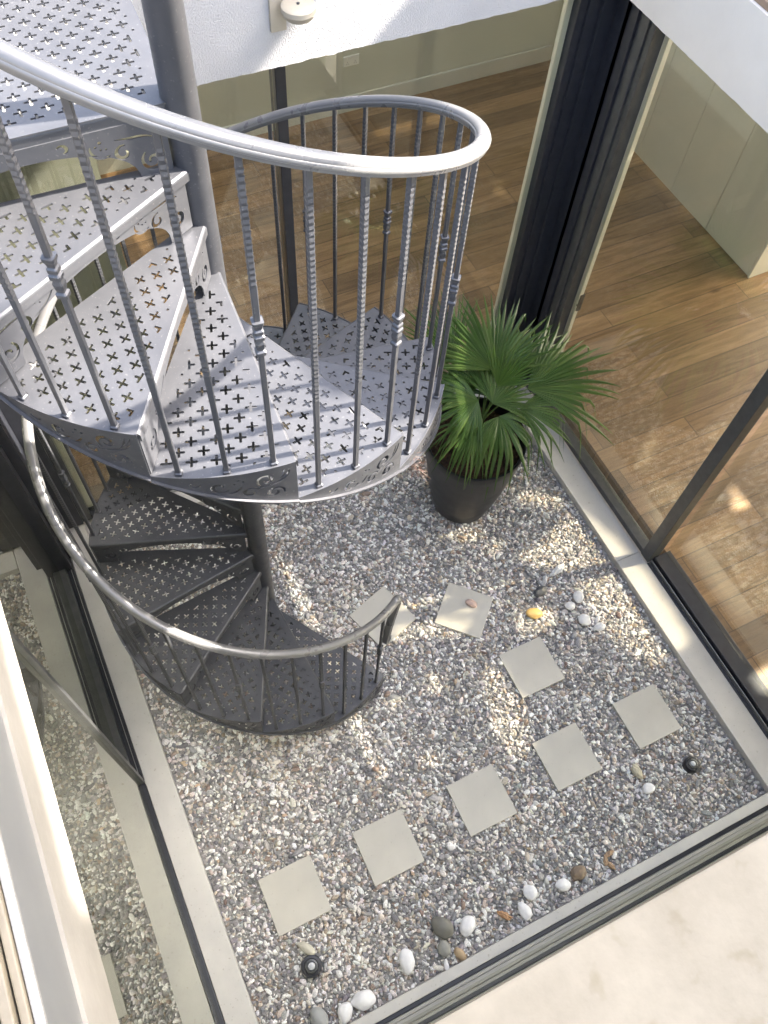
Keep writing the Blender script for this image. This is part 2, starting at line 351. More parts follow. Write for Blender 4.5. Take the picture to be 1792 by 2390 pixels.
# ------------------------------------------------------------------ gravel
TL = [(-.011, .526, 0, 'square stepping slab nearest the left glass wall, by the ground spotlight with a pebble on it'),
      (.549, .531, 0, 'square stepping slab, second from the left in the row of five'),
      (1.142, .533, 0, 'square stepping slab, middle one of the row of five'),
      (1.719, .536, 0, 'square stepping slab, fourth from the left in the row of five'),
      (2.290, .537, 0, 'square stepping slab nearest the right border, above the dark ground spotlight'),
      (1.808, 1.098, 0, 'square stepping slab standing alone between the row of five and the yellow pebble'),
      (1.605, 1.606, 44.5, 'diagonally turned stepping slab with a pink stone lying on it'),
      (1.111, 1.779, 18.5, 'turned stepping slab partly hidden behind the curled end of the handrail')]
def gravel():
    rng = np.random.default_rng(3)
    bases = []
    for k in range(6):
        b = bmesh.new(); bmesh.ops.create_icosphere(b, subdivisions=1 if False else 2, radius=1)
        P = np.array([v.co[:] for v in b.verts]); F = np.array([[v.index for v in f.verts] for f in b.faces])
        b.free()
        P0 = P.copy()
        for q in range(5):
            d = rng.normal(size=3); d /= np.linalg.norm(d)
            lim = rng.uniform(.45, .85); s = P @ d
            P = P - np.outer(np.maximum(s - lim, 0) * .8, d)
        P *= (1 + rng.normal(size=(len(P), 1)) * .02)
        keepF = P0[F].mean(1)[:, 2] > -.35
        F = F[keepF]; used = np.unique(F); mp = -np.ones(len(P), int); mp[used] = np.arange(len(used))
        bases.append((P[used], mp[F]))
    cell = .0134
    gx, gy = np.meshgrid(np.arange(HX0 + .004, HX1 - .002, cell), np.arange(HY0 + .004, HY1, cell))
    X = gx.ravel(); Y = gy.ravel(); n0 = len(X)
    X = X + rng.uniform(-.8, .8, n0) * cell; Y = Y + rng.uniform(-.8, .8, n0) * cell
    ok = (X > HX0 + .004) & (X < HX1 - .004) & (Y > HY0 + .004) & (Y < HY1)
    for x, y, a, _ in TL:      # no loose stones on the slabs
        c_, s_ = math.cos(R(-a)), math.sin(R(-a)); u = (X - x) * c_ - (Y - y) * s_; v = (X - x) * s_ + (Y - y) * c_
        ok &= ~((np.abs(u) < .140) & (np.abs(v) < .140))
    X, Y = X[ok], Y[ok]; n = len(X)
    size = np.clip(rng.lognormal(math.log(.0082), .36, n), .004, .021)
    big = rng.random(n) < .012; size[big] *= 1.5
    pal = np.array([(.17, .17, .18), (.23, .23, .24), (.31, .305, .31), (.38, .375, .37), (.74, .73, .74), (.64, .60, .56), (.48, .42, .36), (.33, .27, .22), (.24, .18, .15), (.50, .39, .29), (.84, .83, .85)])
    pr_ = np.array([.10, .14, .16, .13, .15, .13, .07, .045, .02, .006, .07]); pr_ /= pr_.sum()
    # drifts of warmer and greyer stone
    cl = np.array([noise.noise(Vector((x * 1.6, y * 1.6, 3.1))) for x, y in zip(X, Y)])
    ci = rng.choice(len(pal), n, p=pr_)
    warm = rng.random(n) < np.clip(cl * 1.3, 0, .6)
    ci[warm] = rng.choice([5, 6, 7, 5, 5, 4], warm.sum())
    C = pal[ci] * np.array([1.19, 1.19, 1.22]) * rng.uniform(.82, 1.16, (n, 1)) * (1 + rng.normal(size=(n, 3)) * .025)
    tilt = rng.normal(size=(n, 2)) * .35; yaw = rng.uniform(0, 2 * math.pi, n)
    el = rng.uniform(1.0, 1.7, n); fl = rng.uniform(.42, .75, n)
    Z = rng.uniform(-.010, .003, n)
    # keep stones off the slabs
    VV, FF, CC = [], [], []; off = 0
    kind = rng.integers(0, 6, n)
    for k in range(6):
        idx = np.where(kind == k)[0]; P, F = bases[k]; m_ = len(idx)
        S = np.stack([size[idx] * el[idx], size[idx] / np.sqrt(el[idx]), size[idx] * fl[idx]], 1)
        Q = P[None] * S[:, None, :]
        tx, ty = tilt[idx, 0][:, None], tilt[idx, 1][:, None]
        x, y, z = Q[..., 0], Q[..., 1], Q[..., 2]
        y, z = y * np.cos(tx) - z * np.sin(tx), y * np.sin(tx) + z * np.cos(tx)
        x, z = x * np.cos(ty) + z * np.sin(ty), -x * np.sin(ty) + z * np.cos(ty)
        cy, sy = np.cos(yaw[idx])[:, None], np.sin(yaw[idx])[:, None]
        x, y = x * cy - y * sy, x * sy + y * cy
        Q = np.stack([x + X[idx][:, None], y + Y[idx][:, None], z + Z[idx][:, None]], -1)
        VV.append(Q.reshape(-1, 3)); FF.append((F[None] + (np.arange(m_) * len(P))[:, None, None]).reshape(-1, 3) + off)
        CC.append(np.repeat(C[idx], len(P), 0)); off += m_ * len(P)
    V = np.concatenate(VV); F = np.concatenate(FF); Cc = np.concatenate(CC)
    V[:, 0] = np.clip(V[:, 0], HX0 + .001, HX1 - .001); V[:, 1] = np.clip(V[:, 1], HY0 + .001, HY1 - .001)
    me = bpy.data.meshes.new('gravel'); me.vertices.add(len(V)); me.vertices.foreach_set('co', V.astype(np.float32).ravel())
    me.loops.add(len(F) * 3); me.loops.foreach_set('vertex_index', F.astype(np.int32).ravel())
    me.polygons.add(len(F)); me.polygons.foreach_set('loop_start', (np.arange(len(F)) * 3).astype(np.int32))
    me.polygons.foreach_set('use_smooth', np.ones(len(F), bool))
    me.update(calc_edges=True)
    at = me.color_attributes.new('tint', 'FLOAT_COLOR', 'POINT')
    at.data.foreach_set('color', np.concatenate([np.clip(Cc, .02, .9), np.ones((len(Cc), 1))], 1).astype(np.float32).ravel())
    return link('gravel', me, M['gravel'])
g = gravel(); struct(g, 'stuff'); g['label'] = 'mixed grey white and beige river gravel covering the courtyard bed'
bm = bmesh.new(); box(bm, HX0 - .1, HX1 + .1, HY0 - .04, HY1 + .1, -.058, -.012); struct(frombm('gravel_bed', bm, M['bedding']))

# stepping slabs
tile_src = None
for x, y, a, lab in TL:
    if tile_src is None:
        bm = bmesh.new(); box(bm, -.151, .151, -.151, .151, -.02, .018, bev=.002); tile_src = frombm('stepping_slab', bm, M['tile']); o = tile_src
    else:
        o = tile_src.copy(); COL.objects.link(o)
    o.location = (x, y, 0); o.rotation_euler = (R(random.uniform(-.4, .4)), R(random.uniform(-.4, .4)), R(a)); tag(o, lab, 'paving slab', 'square slabs set in the gravel')

# pebbles
def pebble(name, x, y, lx, ly, lz, ang, c, label, z=.006, egg=.0, seed=0, group=None, rough=.45, ridge=0.0, tiltx=0):
    bm = bmesh.new(); bmesh.ops.create_icosphere(bm, subdivisions=4, radius=1)
    for v in bm.verts:
        p = v.co.copy(); k = 1 + egg * p.x
        d = noise.noise(p * 1.1 + Vector((seed * 3.7, seed, 0))) * .16 + noise.noise(p * 3 + Vector((seed, 0, seed))) * .02
        q = p * (1 + d)
        if ridge: q += p * (noise.noise(p * 2.2 + Vector((seed, seed, seed))) * ridge)
        v.co = Vector((q.x * lx / 2, q.y * ly / 2 * k, q.z * lz / 2))
    key = 'peb_%s' % (c,)
    if key not in M:
        M[key] = mottled('pebble_stone', tuple(q * .92 for q in c), tuple(min(.95, q * 1.06) for q in c), 30, rough, 0, .15, 120, .002)
    o = frombm(name, bm, M[key], smooth=True, loc=(x, y, z + lz * .36)); o.rotation_euler = (R(tiltx), 0, R(ang))
    tag(o, label, 'pebble', group); return o
W_ = (.80, .80, .84); WG = 'smooth white pebbles lying on the gravel'
PB = [(.117, -.077, .125, .088, .05, -15, W_, 'smooth white pebble at the bottom edge, right one of the leftmost pair', .1),
      (.010, -.088, .10, .075, .05, 60, W_, 'egg shaped white pebble between the grey pebble and its white neighbour', .2),
      (.394, -.019, .12, .078, .05, 70, W_, 'tall white pebble standing alone left of the two grey pebbles', .2),
      (.759, -.005, .105, .080, .05, 35, W_, 'white pebble lying right of the large dark grey pebble', .1),
      (1.073, -.072, .105, .062, .045, 100, W_, 'narrow drop shaped white pebble touching its rounder neighbour', -.25),
      (1.148, -.008, .085, .075, .045, 90, W_, 'round white pebble just above the drop shaped one', .05),
      (1.330, -.052, .085, .065, .045, -20, W_, 'white pebble left of the brown triangular stone', .1),
      (2.054, .177, .075, .060, .04, 0, W_, 'small white pebble between the cream chip and the right ground spotlight', .05),
      (2.329, 1.380, .085, .070, .035, 60, (.78, .78, .80), 'white pebble, upper right one of the cluster of four', .05),
      (2.245, 1.347, .070, .058, .035, -10, (.80, .80, .82), 'white pebble, upper left one of the cluster of four', .1),
      (2.275, 1.225, .085, .075, .04, -30, (.82, .82, .84), 'largest white pebble in the middle of the cluster of four', .1),
      (2.345, 1.145, .075, .055, .035, -5, (.82, .82, .84), 'white pebble at the lower end of the cluster of four', -.1),
      (.574, -.155 + .035, .055, .026, .02, 75, W_, 'tiny oblong white pebble beside the border below the tan stone', 0)]
for i, (x, y, lx, ly, lz, a, c, lab, egg) in enumerate(PB):
    pebble('white_pebble', x, y, lx, ly, lz, a, c, lab, egg=egg, seed=i + 1, group=WG)
pebble('grey_pebble', .635, .045, .125, .098, .06, 115, (.17, .165, .15), 'large dark grey pebble left of a white one', seed=21)
pebble('grey_pebble', .598, -.047, .082, .068, .045, 90, (.27, .27, .255), 'small round grey pebble just below the dark grey one', seed=22)
pebble('grey_pebble', -.118, -.055, .115, .085, .05, 100, (.33, .34, .35), 'speckled blue grey pebble at the very bottom of the gravel', seed=23)
pebble('tan_stone', .662, -.105, .075, .048, .04, 110, (.42, .31, .2), 'tan stone beside the small round grey pebble', seed=24)
pebble('brown_stone', 1.44, -.036, .095, .075, .045, 0, (.20, .15, .11), 'brown triangular stone right of a white pebble', seed=25, ridge=.15)
pebble('orange_shard', .965, -.045, .075, .035, .03, 130, (.45, .26, .14), 'orange brown stone shard left of the drop shaped white pebble', seed=26, ridge=.4)
for k, (dx, dy, a) in enumerate(((0, 0, 60), (.035, .02, 10), (.012, -.035, 110))):
    pebble('coral_fragment', 1.615 + dx, -.045 + dy,   .060, .024, .022, a, (.40, .27, .17), ('longest', 'upper right', 'lower')[k] + ' of three orange coral like fragments near the near border', seed=27 + k, ridge=.4, group='orange coral like fragments')
pebble('yellow_pebble', 2.004, 1.398, .105, .075, .045, -25, (.62, .42, .16), 'smooth yellow pebble lying by itself on the gravel', seed=31)
pebble('pink_stone', 1.665, 1.625, .078, .05, .035, -50, (.52, .38, .34), 'pinkish mottled stone lying on the turned slab', z=.014, seed=32, ridge=.15)
pebble('cream_chip', 2.049, .285, .085, .05, .035, 90, (.50, .46, .36), 'cream triangular stone chip beside the small white pebble', seed=33, ridge=.25)
pebble('beige_pebble', -.052, .262, .10, .048, .04, -58, (.50, .48, .42), 'oblong beige pebble leaning on the left ground spotlight', z=.022, seed=34, tiltx=0)
pebble('white_shell_stone', 2.30, 1.60, .115, .045, .04, 15, (.74, .75, .78), 'elongated white stone with a knobbly end above the cluster', seed=35, ridge=.45, egg=.3)
pebble('white_shell_stone', 2.19, 1.575, .07, .03, .025, 50, (.55, .55, .58), 'thin pale sliver left of the knobbly white stone', seed=36, ridge=.4)
pebble('dark_stone', 2.12, 1.515, .10, .06, .035, 10, (.09, .095, .105), 'dark grey stone below the thin pale sliver', seed=37, ridge=.2)

def spotlight(x, y, r_, label, lens_c, tilt):
    e = empty('ground_spotlight', (x, y, .012)); tag(e, label, 'spotlight', 'ground spotlights in the gravel')
    lathe('housing', [(0, -.03), (r_ * .9, -.03), (r_, .0), (r_, .022), (r_ * .93, .032), (r_ * .66, .034), (r_ * .60, .028), (0, .028)], M['rubber'], e)
    lathe('bezel', [(r_ * .60, .0285), (r_ * .60, .036), (r_ * .42, .038), (r_ * .38, .030), (0, .030)], M['dgrey'], e)
    lathe('lens', [(r_ * .36, .0305), (r_ * .30, .0375), (r_ * .12, .040), (0, .041)], M['lens'], e)
    e.rotation_euler = tilt
spotlight(-.061, .178, .055, 'black round ground spotlight with glass lens, a beige pebble leaning on it', 0, (R(4), 0, 0))
spotlight(2.362, .179, .048, 'black round ground spotlight alone in the gravel near the right border', 0, (R(-5), R(8), 0))

# ------------------------------------------------------------------ spiral staircase
AX, AY, H, TH1, DTH = .4608, 2.0573, .1994, -57.5, 28.31
RT, RB, RR = .815, .800, .807
st = empty('spiral_staircase', (AX, AY, 0))
tag(st, 'grey painted metal spiral staircase with cross cut treads and scrollwork risers', 'spiral staircase')
lathe('centre_pole', [(0, 0), (.085, 0), (.085, .012), (.0495, .016), (.0495, 4.6), (.055, 4.61), (.055, 4.63), (0, 4.65)], M['paint'], st, 48)

def cross_pattern(poly, umin, umax, vmax, u0=.62, P=.0695, arm=.0175, wd=.0040, ang=0.0):
    """staggered crosses clipped by the outline like the laser cutting"""
    holes = []
    n0 = int(math.floor((umin - u0) / (P / 2))) ; n1 = int(math.ceil((umax - u0) / (P / 2)))
    for n in range(n0, n1 + 1):
        u = u0 + n * P / 2
        k = -12
        while k <= 12:
            v = (k + (0.5 if n % 2 else 0)) * P; k += 1
            if abs(v) > vmax: continue
            cin = inside(u, v, poly)
            tips = [inside(u + dx * arm, v + dy * arm, poly) for dx, dy in ((1, 0), (0, 1), (-1, 0), (0, -1))]
            if cin and all(tips) or (cin and sum(tips) >= 2):
                pts = []
                for q, (dx, dy) in enumerate(((1, 0), (0, 1), (-1, 0), (0, -1))):
                    L = arm if tips[q] else wd * 1.001
                    ex, ey = -dy, dx
                    if tips[q]:
                        pts += [(u + dx * (L - wd * .5) - ex * wd, v + dy * (L - wd * .5) - ey * wd), (u + dx * L - ex * wd * .5, v + dy * L - ey * wd * .5),
                                (u + dx * L + ex * wd * .5, v + dy * L + ey * wd * .5), (u + dx * (L - wd * .5) + ex * wd, v + dy * (L - wd * .5) + ey * wd)]
                    pts.append((u + (dx + ex) * wd, v + (dy + ey) * wd))
                holes.append(pts)
            elif not cin and any(tips):
                for q, (dx, dy) in enumerate(((1, 0), (0, 1), (-1, 0), (0, -1))):
                    if tips[q]:
                        cx_, cy_ = u + dx * arm * .75, v + dy * arm * .75
                        holes.append([(cx_ - wd, cy_ - wd * .8), (cx_ + wd * .8, cy_ - wd), (cx_ + wd, cy_ + wd * .8), (cx_ - wd * .8, cy_ + wd)])
                        break
    return holes
# tread in its own frame: u along the mid line, v to the nosing side (+v, counter-clockwise)
MID = R(DTH / 2)
def rot2(x, y, a): return (x * math.cos(a) - y * math.sin(a), x * math.sin(a) + y * math.cos(a))
NO = .020   # nosing edge offset
def tread_outline():
    out_ = []
    # nosing line: at angle +MID offset NO ; from inner to outer
    i0 = rot2(.035, NO, MID); a_out = math.asin(NO / RT)
    out_.append(i0)
    arcs = [MID + a_out + (-2 * MID - a_out - R(3.0)) * i / 16 for i in range(17)]
    out_ += [(RT * math.cos(a), RT * math.sin(a)) for a in arcs]
    b0 = rot2(.035, -NO * .2, -MID - R(3.0) * .4); out_.append(b0)
    return out_
def inset_sector():
    p = []
    a1 = MID; a2 = -MID - R(1.0); ro = RT - .028; off = .026
    q0 = rot2(.10, NO - off, a1); q1 = rot2(ro - .0, NO - off, a1)
    p.append(q0); p.append(q1)
    s1 = math.atan2(q1[1], q1[0]); q2 = rot2(ro, off, a2); s2 = math.atan2(q2[1], q2[0])
    p += [(ro * math.cos(s1 + (s2 - s1) * i / 10), ro * math.sin(s1 + (s2 - s1) * i / 10)) for i in range(1, 10)]
    p.append(q2); p.append(rot2(.10, off, a2)); return p
TO = tread_outline(); TI = inset_sector()
HOLES = cross_pattern(TI, .08, RT, .26)
TT = .005
src = {}
src['tread'] = plate('tread', [TO] + HOLES, TT, lambda u, v, w_: (u, v, w_), M['paint'])
# nosing lip: rounded fold running down the front edge, and a plain fold at the back
def lip(a, off, r0, r1, depth, side, rad=.012):
    prof = []
    for i in range(6):
        t_ = i / 5 * math.pi / 2
        prof.append((side * (-rad + rad * math.sin(t_)), -rad + rad * math.cos(t_)))
    prof += [(0, -depth), (-side * .004, -depth), (-side * .004, -rad - .002), (-side * rad, -.0052)]
    bm = bmesh.new(); rings = []
    for r_ in (r0, r1):
        rings.append([bm.verts.new((*rot2(r_, off + q[0] , a), q[1] - .0003)) for q in prof])
    k = len(prof)
    for j in range(k): bm.faces.new((rings[0][j], rings[0][(j + 1) % k], rings[1][(j + 1) % k], rings[1][j]))
    bm.faces.new(rings[0]); bm.faces.new(rings[1][::-1])
    return bm
bm = lip(MID, NO + .0085, .04, math.sqrt(RT * RT - NO * NO) - .004, .034, 1)
src['nosing'] = frombm('nosing', bm, M['paint'])
bm = bmesh.new(); 
L0 = rot2(.05, 0, -MID - R(2.2)); L1 = rot2(RT - .01, 0, -MID - R(2.9))
def bar(bm, p, q, wd, z0, z1):
    d = Vector((q[0] - p[0], q[1] - p[1], 0)).normalized(); s = Vector((-d.y, d.x, 0)) * wd / 2
    a = [Vector((p[0], p[1], 0)) - s, Vector((q[0], q[1], 0)) - s, Vector((q[0], q[1], 0)) + s, Vector((p[0], p[1], 0)) + s]
    lo = [bm.verts.new(c + Vector((0, 0, z0))) for c in a]; hi = [bm.verts.new(c + Vector((0, 0, z1))) for c in a]
    bm.faces.new(lo[::-1]); bm.faces.new(hi)
    for i in range(4): bm.faces.new((lo[i], lo[(i + 1) % 4], hi[(i + 1) % 4], hi[i]))
bar(bm, L0, L1, .004, -.030, -TT - .0002)
src['back_flange'] = frombm('back_flange', bm, M['paint'])

# scroll shapes
def stroke(pts, wfun):
    L = []; Rr = []; n = len(pts)
    for i, p in enumerate(pts):
        a = pts[max(0, i - 1)]; b = pts[min(n - 1, i + 1)]
        dx, dy = b[0] - a[0], b[1] - a[1]; l = math.hypot(dx, dy) or 1
        w_ = wfun(i / (n - 1)) / 2
        L.append((p[0] - dy / l * w_, p[1] + dx / l * w_)); Rr.append((p[0] + dy / l * w_, p[1] - dx / l * w_))
    return L + Rr[::-1]
def spiral(cx, cy, r0, r1, a0, turn, w_, n=26, sx=1):
    pts = []
    for i in range(n):
        t_ = i / (n - 1); r_ = r0 + (r1 - r0) * t_ ** .8; a = R(a0 + turn * t_)
        pts.append((cx + sx * r_ * math.cos(a), cy + r_ * math.sin(a)))
    return stroke(pts, lambda t_: 1.35 * w_ * (.25 + .95 * math.sin(math.pi * (.12 + .80 * t_)) ** 1.2))
def curve3(p, w_, n=16):
    pts = []
    for i in range(n):
        t_ = i / (n - 1); a, b, c, d = p
        pts.append(tuple((1 - t_) ** 3 * a[k] + 3 * (1 - t_) ** 2 * t_ * b[k] + 3 * (1 - t_) * t_ * t_ * c[k] + t_ ** 3 * d[k] for k in (0, 1)))
    return stroke(pts, lambda t_: 1.3 * w_ * (.2 + .9 * math.sin(math.pi * (.1 + .85 * t_))))
def dot(x, y, r_): return [(x + r_ * math.cos(i * math.pi / 4), y + r_ * math.sin(i * math.pi / 4)) for i in range(8)]
# outer stringer panel: s = arc length from the nosing (clockwise), t = height under the tread
LA = RT * R(DTH)
def stringer_loops():
    n = 26; top = [(LA * i / n, .004) for i in range(n + 1)]
    bot = [(LA * i / n, -(H - .006) * (1 - i / n) - .012) for i in range(n, -1, -1)]
    sc_h = [spiral(.068, -.125, .030, .007, 200, -430, .0085), spiral(.090, -.052, .030, .008, -60, 400, .0085),
            curve3([(.022, -.020), (.024, -.060), (.050, -.080), (.112, -.088)], .007),
            curve3([(.036, -.018), (.038, -.042), (.044, -.050), (.050, -.060)], .005),
            spiral(.138, -.098, .026, .008, 160, -380, .007), spiral(.222, -.056, .030, .010, -150, 330, .0085),
            curve3([(.200, -.086), (.180, -.090), (.172, -.082), (.160, -.060)], .006),
            spiral(.290, -.030, .018, .008, -170, 200, .006), dot(.168, -.026, .0045), dot(.154, -.036, .0040), dot(.180, -.044, .0030)]
    return [top + bot] + sc_h
SL = stringer_loops()
extra = [(LA * (i + .5) / 26, -.02 - .175 * j / 6 * (1 - i / 26)) for i in range(24) for j in range(6)]
A0 = MID + math.asin(NO / RT)
def smap(s, t_, w_): 
    a = A0 - s / RT; r_ = RT + .004 + w_
    return (r_ * math.cos(a), r_ * math.sin(a), t_)
src['stringer'] = plate('stringer_panel', SL, .004, smap, M['paint'], extra=extra)
# lip along the helical bottom of the stringer
pts = [(*[c for c in smap(LA * i / 24, 0, 0)[:2]], -(H - .006) * (1 - i / 24) - .014) for i in range(25)]
src['edge_strip'] = sweep('edge_strip', pts, [(-.009, -.003), (.006, -.003), (.006, .003), (-.009, .003)], M['paint'], smooth=False)
# riser panel: s = radius along the nosing, t = height
def riser_loops(r0=.055, r1=.812, h=H):
    n = 22; top = [(r0, -.005), (r1, -.005), (r1, -h + .008)]
    arch = [(.715, -h + .008)]
    for i in range(1, n):
        a = math.pi * i / n
        arch.append((.43 + .285 * math.cos(a), -h + .008 + (h * .70) * math.sin(a) ** .75))
    arch += [(.145, -h + .008), (r0, -h + .008)]
    sc_h = [spiral(.105, -.128, .034, .008, 60, -440, .008), spiral(.180, -.085, .024, .010, 110, -330, .007), 
            curve3([(.095, -.058), (.12, -.04), (.16, -.052), (.195, -.042)], .006),
            curve3([(.215, -.082), (.245, -.095), (.27, -.070), (.262, -.046)], .006),
            spiral(.330, -.036, .016, .008, 30, 250, .006), dot(.235, -.040, .0055), dot(.248, -.050, .0035), dot(.236, -.060, .0030), dot(.222, -.062, .0030),
            spiral(.745, -.128, .034, .009, 120, 420, .008), spiral(.672, -.080, .024, .010, 70, 330, .007),
            curve3([(.77, -.058), (.73, -.040), (.70, -.050), (.66, -.040)], .006),
            curve3([(.64, -.080), (.61, -.078), (.58, -.060), (.56, -.036)], .006), dot(.625, -.040, .004), dot(.61, -.05, .003)]
    return [top + arch] + sc_h
def rmap(s, t_, w_):
    x, y = rot2(s, NO + .002 + w_, MID); return (x, y, t_)
src['riser'] = plate('riser_panel', riser_loops(), .004, rmap, M['paint'])

# balusters: square bar with a hammered edge; every third has a cast knuckle
def baluster_mesh(h, knuckle):
    bm = bmesh.new(); rings = []
    def ring(z, a, b=None, rot=0.0, k=4):
        b = b or a; vs = []
        for i in range(8):
            # square with chamfered corners
            pass
        c = .75
        pts_ = [(a, b * c), (a * c, b), (-a * c, b), (-a, b * c), (-a, -b * c), (-a * c, -b), (a * c, -b), (a, -b * c)]
        return [bm.verts.new((*rot2(x, y, rot), z)) for x, y in pts_]
    W2 = .0071; z = 0.0
    rings.append(ring(0, W2 * 1.5)); rings.append(ring(.008, W2 * 1.5)); rings.append(ring(.011, W2))
    kz0, kz1 = h * .46, h * .57
    if knuckle: hammered = [(kz1 + .01, h - .03)]
    else: hammered = [(.30 * h, h - .05)]
    z = .02
    step = .0085; i = 0
    while z < h - .004:
        if knuckle and kz0 <= z <= kz1:
            L = kz1 - kz0
            for f, k in ((0, 1.0), (.02, 1.75), (.10, 1.75), (.14, 1.1), (.22, 1.45), (.34, 1.62), (.44, 1.15), (.48, 1.8), (.56, 1.8), (.60, 1.2), (.64, 1.65), (.72, 1.65), (.76, 1.15), (.86, 1.5), (.93, 1.9), (.99, 1.9), (1.0, 1.0)):
                rings.append(ring(kz0 + f * L, W2 * k))
            z = kz1 + .004; continue
        ham = any(a <= z <= b for a, b in hammered)
        if ham:
            k = 1.0 + (.16 if i % 2 else -.08)
            rings.append(ring(z, W2 * k, W2 * (1.0 + (.16 if i % 2 == 0 else -.08))))
            z += step * (.8 + .4 * ((i * 7) % 5) / 5); i += 1
        else:
            rings.append(ring(z, W2)); z += .10
    rings.append(ring(h, W2))
    for a, b in zip(rings, rings[1:]):
        for j in range(8): bm.faces.new((a[j], a[(j + 1) % 8], b[(j + 1) % 8], b[j]))
    bm.faces.new(rings[0][::-1]); bm.faces.new(rings[-1])
    bmesh.ops.recalc_face_normals(bm, faces=bm.faces)
    me = bpy.data.meshes.new('baluster'); bm.to_mesh(me); bm.free(); me.materials.append(M['paint']); return me
SLOPE = H / DTH
def nosing_z(th): return H + SLOPE * (TH1 - th)     # th unwound, decreasing upwards
RAIL = 1.01
BM_ = {}
def child(srcob, parent, ang, z, first):
    o = srcob if first else srcob.copy()
    if not first: COL.objects.link(o)
    o.parent = parent; o.matrix_parent_inverse = Matrix.Identity(4)
    if ang is not None: o.location = (0, 0, z); o.rotation_euler = (0, 0, ang)
    return o
NT = 17
for k in range(1, NT + 1):
    th = TH1 - DTH * (k - 1); z = H * k; f = (k == 1)
    ang = R(th) - MID
    t_ = child(src['tread'], st, ang, z, f)
    for nm in ('nosing', 'back_flange', 'stringer', 'edge_strip', 'riser'):
        child(src[nm], t_, 0, 0, f)
    for j in range(3):
        a = th - 2.8 - DTH / 3 * j
        hb = nosing_z(a) + RAIL - z - .012
        key = (round(hb, 3), j == 0)
        if key not in BM_: BM_[key] = baluster_mesh(hb, j == 0)
        b = bpy.data.objects.new('baluster', BM_[key]); COL.objects.link(b); b.parent = st
        b.location = (RB * math.cos(R(a)), RB * math.sin(R(a)), z + .0005); b.rotation_euler = (0, 0, R(a))
# landing: nosing continues the last riser, deck runs to the house
kL = NT + 1; zL = H * kL; thL = R(TH1 - DTH * (kL - 1)) ; LX0 = -.93
LO = [(-.035, NO * .2), (-.04, -.024), (LX0, -.018), (LX0, 1.018)] + [(.0 + .0, 1.018)] + [(.012, .45), (.0, .25), (-.02, .13)]
LI = [(-.075, .02), (LX0 + .03, .02), (LX0 + .03, .99), (-.03, .99), (-.028, .30), (-.055, .14)]
lh = []
for p in cross_pattern([rot2(x, y, 0) for x, y in LI], LX0, 0, 1.05, u0=-.117, P=.0695): lh.append(p)
Pn = .0695
landing = plate('landing', [LO] + lh, TT, lambda u, v, w_: (u, v, w_), M['paint'], st); landing.location = (0, 0, zL)
lo2 = frombm('nosing', lip(math.pi, .018 + .0, .045, .93, .05, 1, .016), M['paint'], landing)
dk = boxes('underlay', [(LX0 + .01, -.035, .012, 1.0, -.05, -.034)], M['deck'], landing)
rz = src['riser'].copy(); rz.data = src['riser'].data; COL.objects.link(rz); rz.parent = landing; rz.matrix_parent_inverse = Matrix.Identity(4); rz.rotation_euler = (0, 0, R(180) - MID); rz.location = (0, .012 - .012, -.03)
bm = bmesh.new(); box(bm, LX0, -.0, .975, .985, -.12, -.006); frombm('back_flange', bm, M['paint'], landing)
# handrail
prof = [(.020, -.016), (.023, -.010), (.0235, -.005), (.0265, -.003), (.0275, .002), (.026, .006), (.0235, .0075), (.0235, .009)]
prof += [(.023 * math.cos(a), .009 + .014 * math.sin(a)) for a in [R(x) for x in (20, 40, 60, 80, 100, 120, 140, 160)]]
prof += [(-x, y) for x, y in [(.020, -.016), (.023, -.010), (.0235, -.005), (.0265, -.003), (.0275, .002), (.026, .006), (.0235, .0075), (.0235, .009)][::-1]]
prof = [(x * .78, y * .85) for x, y in prof]
th_s, th_e = TH1 + 3.0, TH1 - DTH * (kL - 1)
pts, ups = [], []
# curled lower end
t0 = R(th_s); P0 = Vector((RR * math.cos(t0), RR * math.sin(t0), nosing_z(th_s) + RAIL)); Td = Vector((-math.sin(t0), math.cos(t0), 0))
curl = [(-.022, -.372), (-.034, -.392), (-.050, -.392), (-.052, -.365), (-.040, -.30), (-.018, -.21), (.008, -.13), (.030, -.075), (.042, -.040), (.040, -.016), (.024, -.003), (.008, .0)]
for i, (a, b) in enumerate(curl):
    pts.append(P0 + Td * a + Vector((0, 0, b)))
# normals of the curl: perpendicular to the path within the vertical plane, outward
for i in range(len(curl)):
    a = curl[max(0, i - 1)]; b = curl[min(len(curl) - 1, i + 1)]
    dx, dz = b[0] - a[0], b[1] - a[1]; l = math.hypot(dx, dz)
    ups.append(Td * (dz / l) + Vector((0, 0, -dx / l)))
N = 260
for i in range(N + 1):
    th = th_s + (th_e - th_s) * i / N; a = R(th)
    pts.append(Vector((RR * math.cos(a), RR * math.sin(a), nosing_z(th) + RAIL))); ups.append(Vector((0, 0, 1)))
for i in range(1, 8):
    pts.append(Vector((-RR, .13 * i, pts[-1].z if i > 1 else nosing_z(th_e) + RAIL))); ups.append(Vector((0, 0, 1)))
hr = sweep('handrail', pts, prof, M['rail'], st, ups=ups)
for i in range(7):   # guard along the landing
    hb = RAIL + .0; key = (round(hb, 3), i % 3 == 0)
    if key not in BM_: BM_[key] = baluster_mesh(hb, i % 3 == 0)
    b = bpy.data.objects.new('baluster', BM_[key]); COL.objects.link(b); b.parent = st; b.location = (-RR, .03 + .13 * i, zL + .0005)

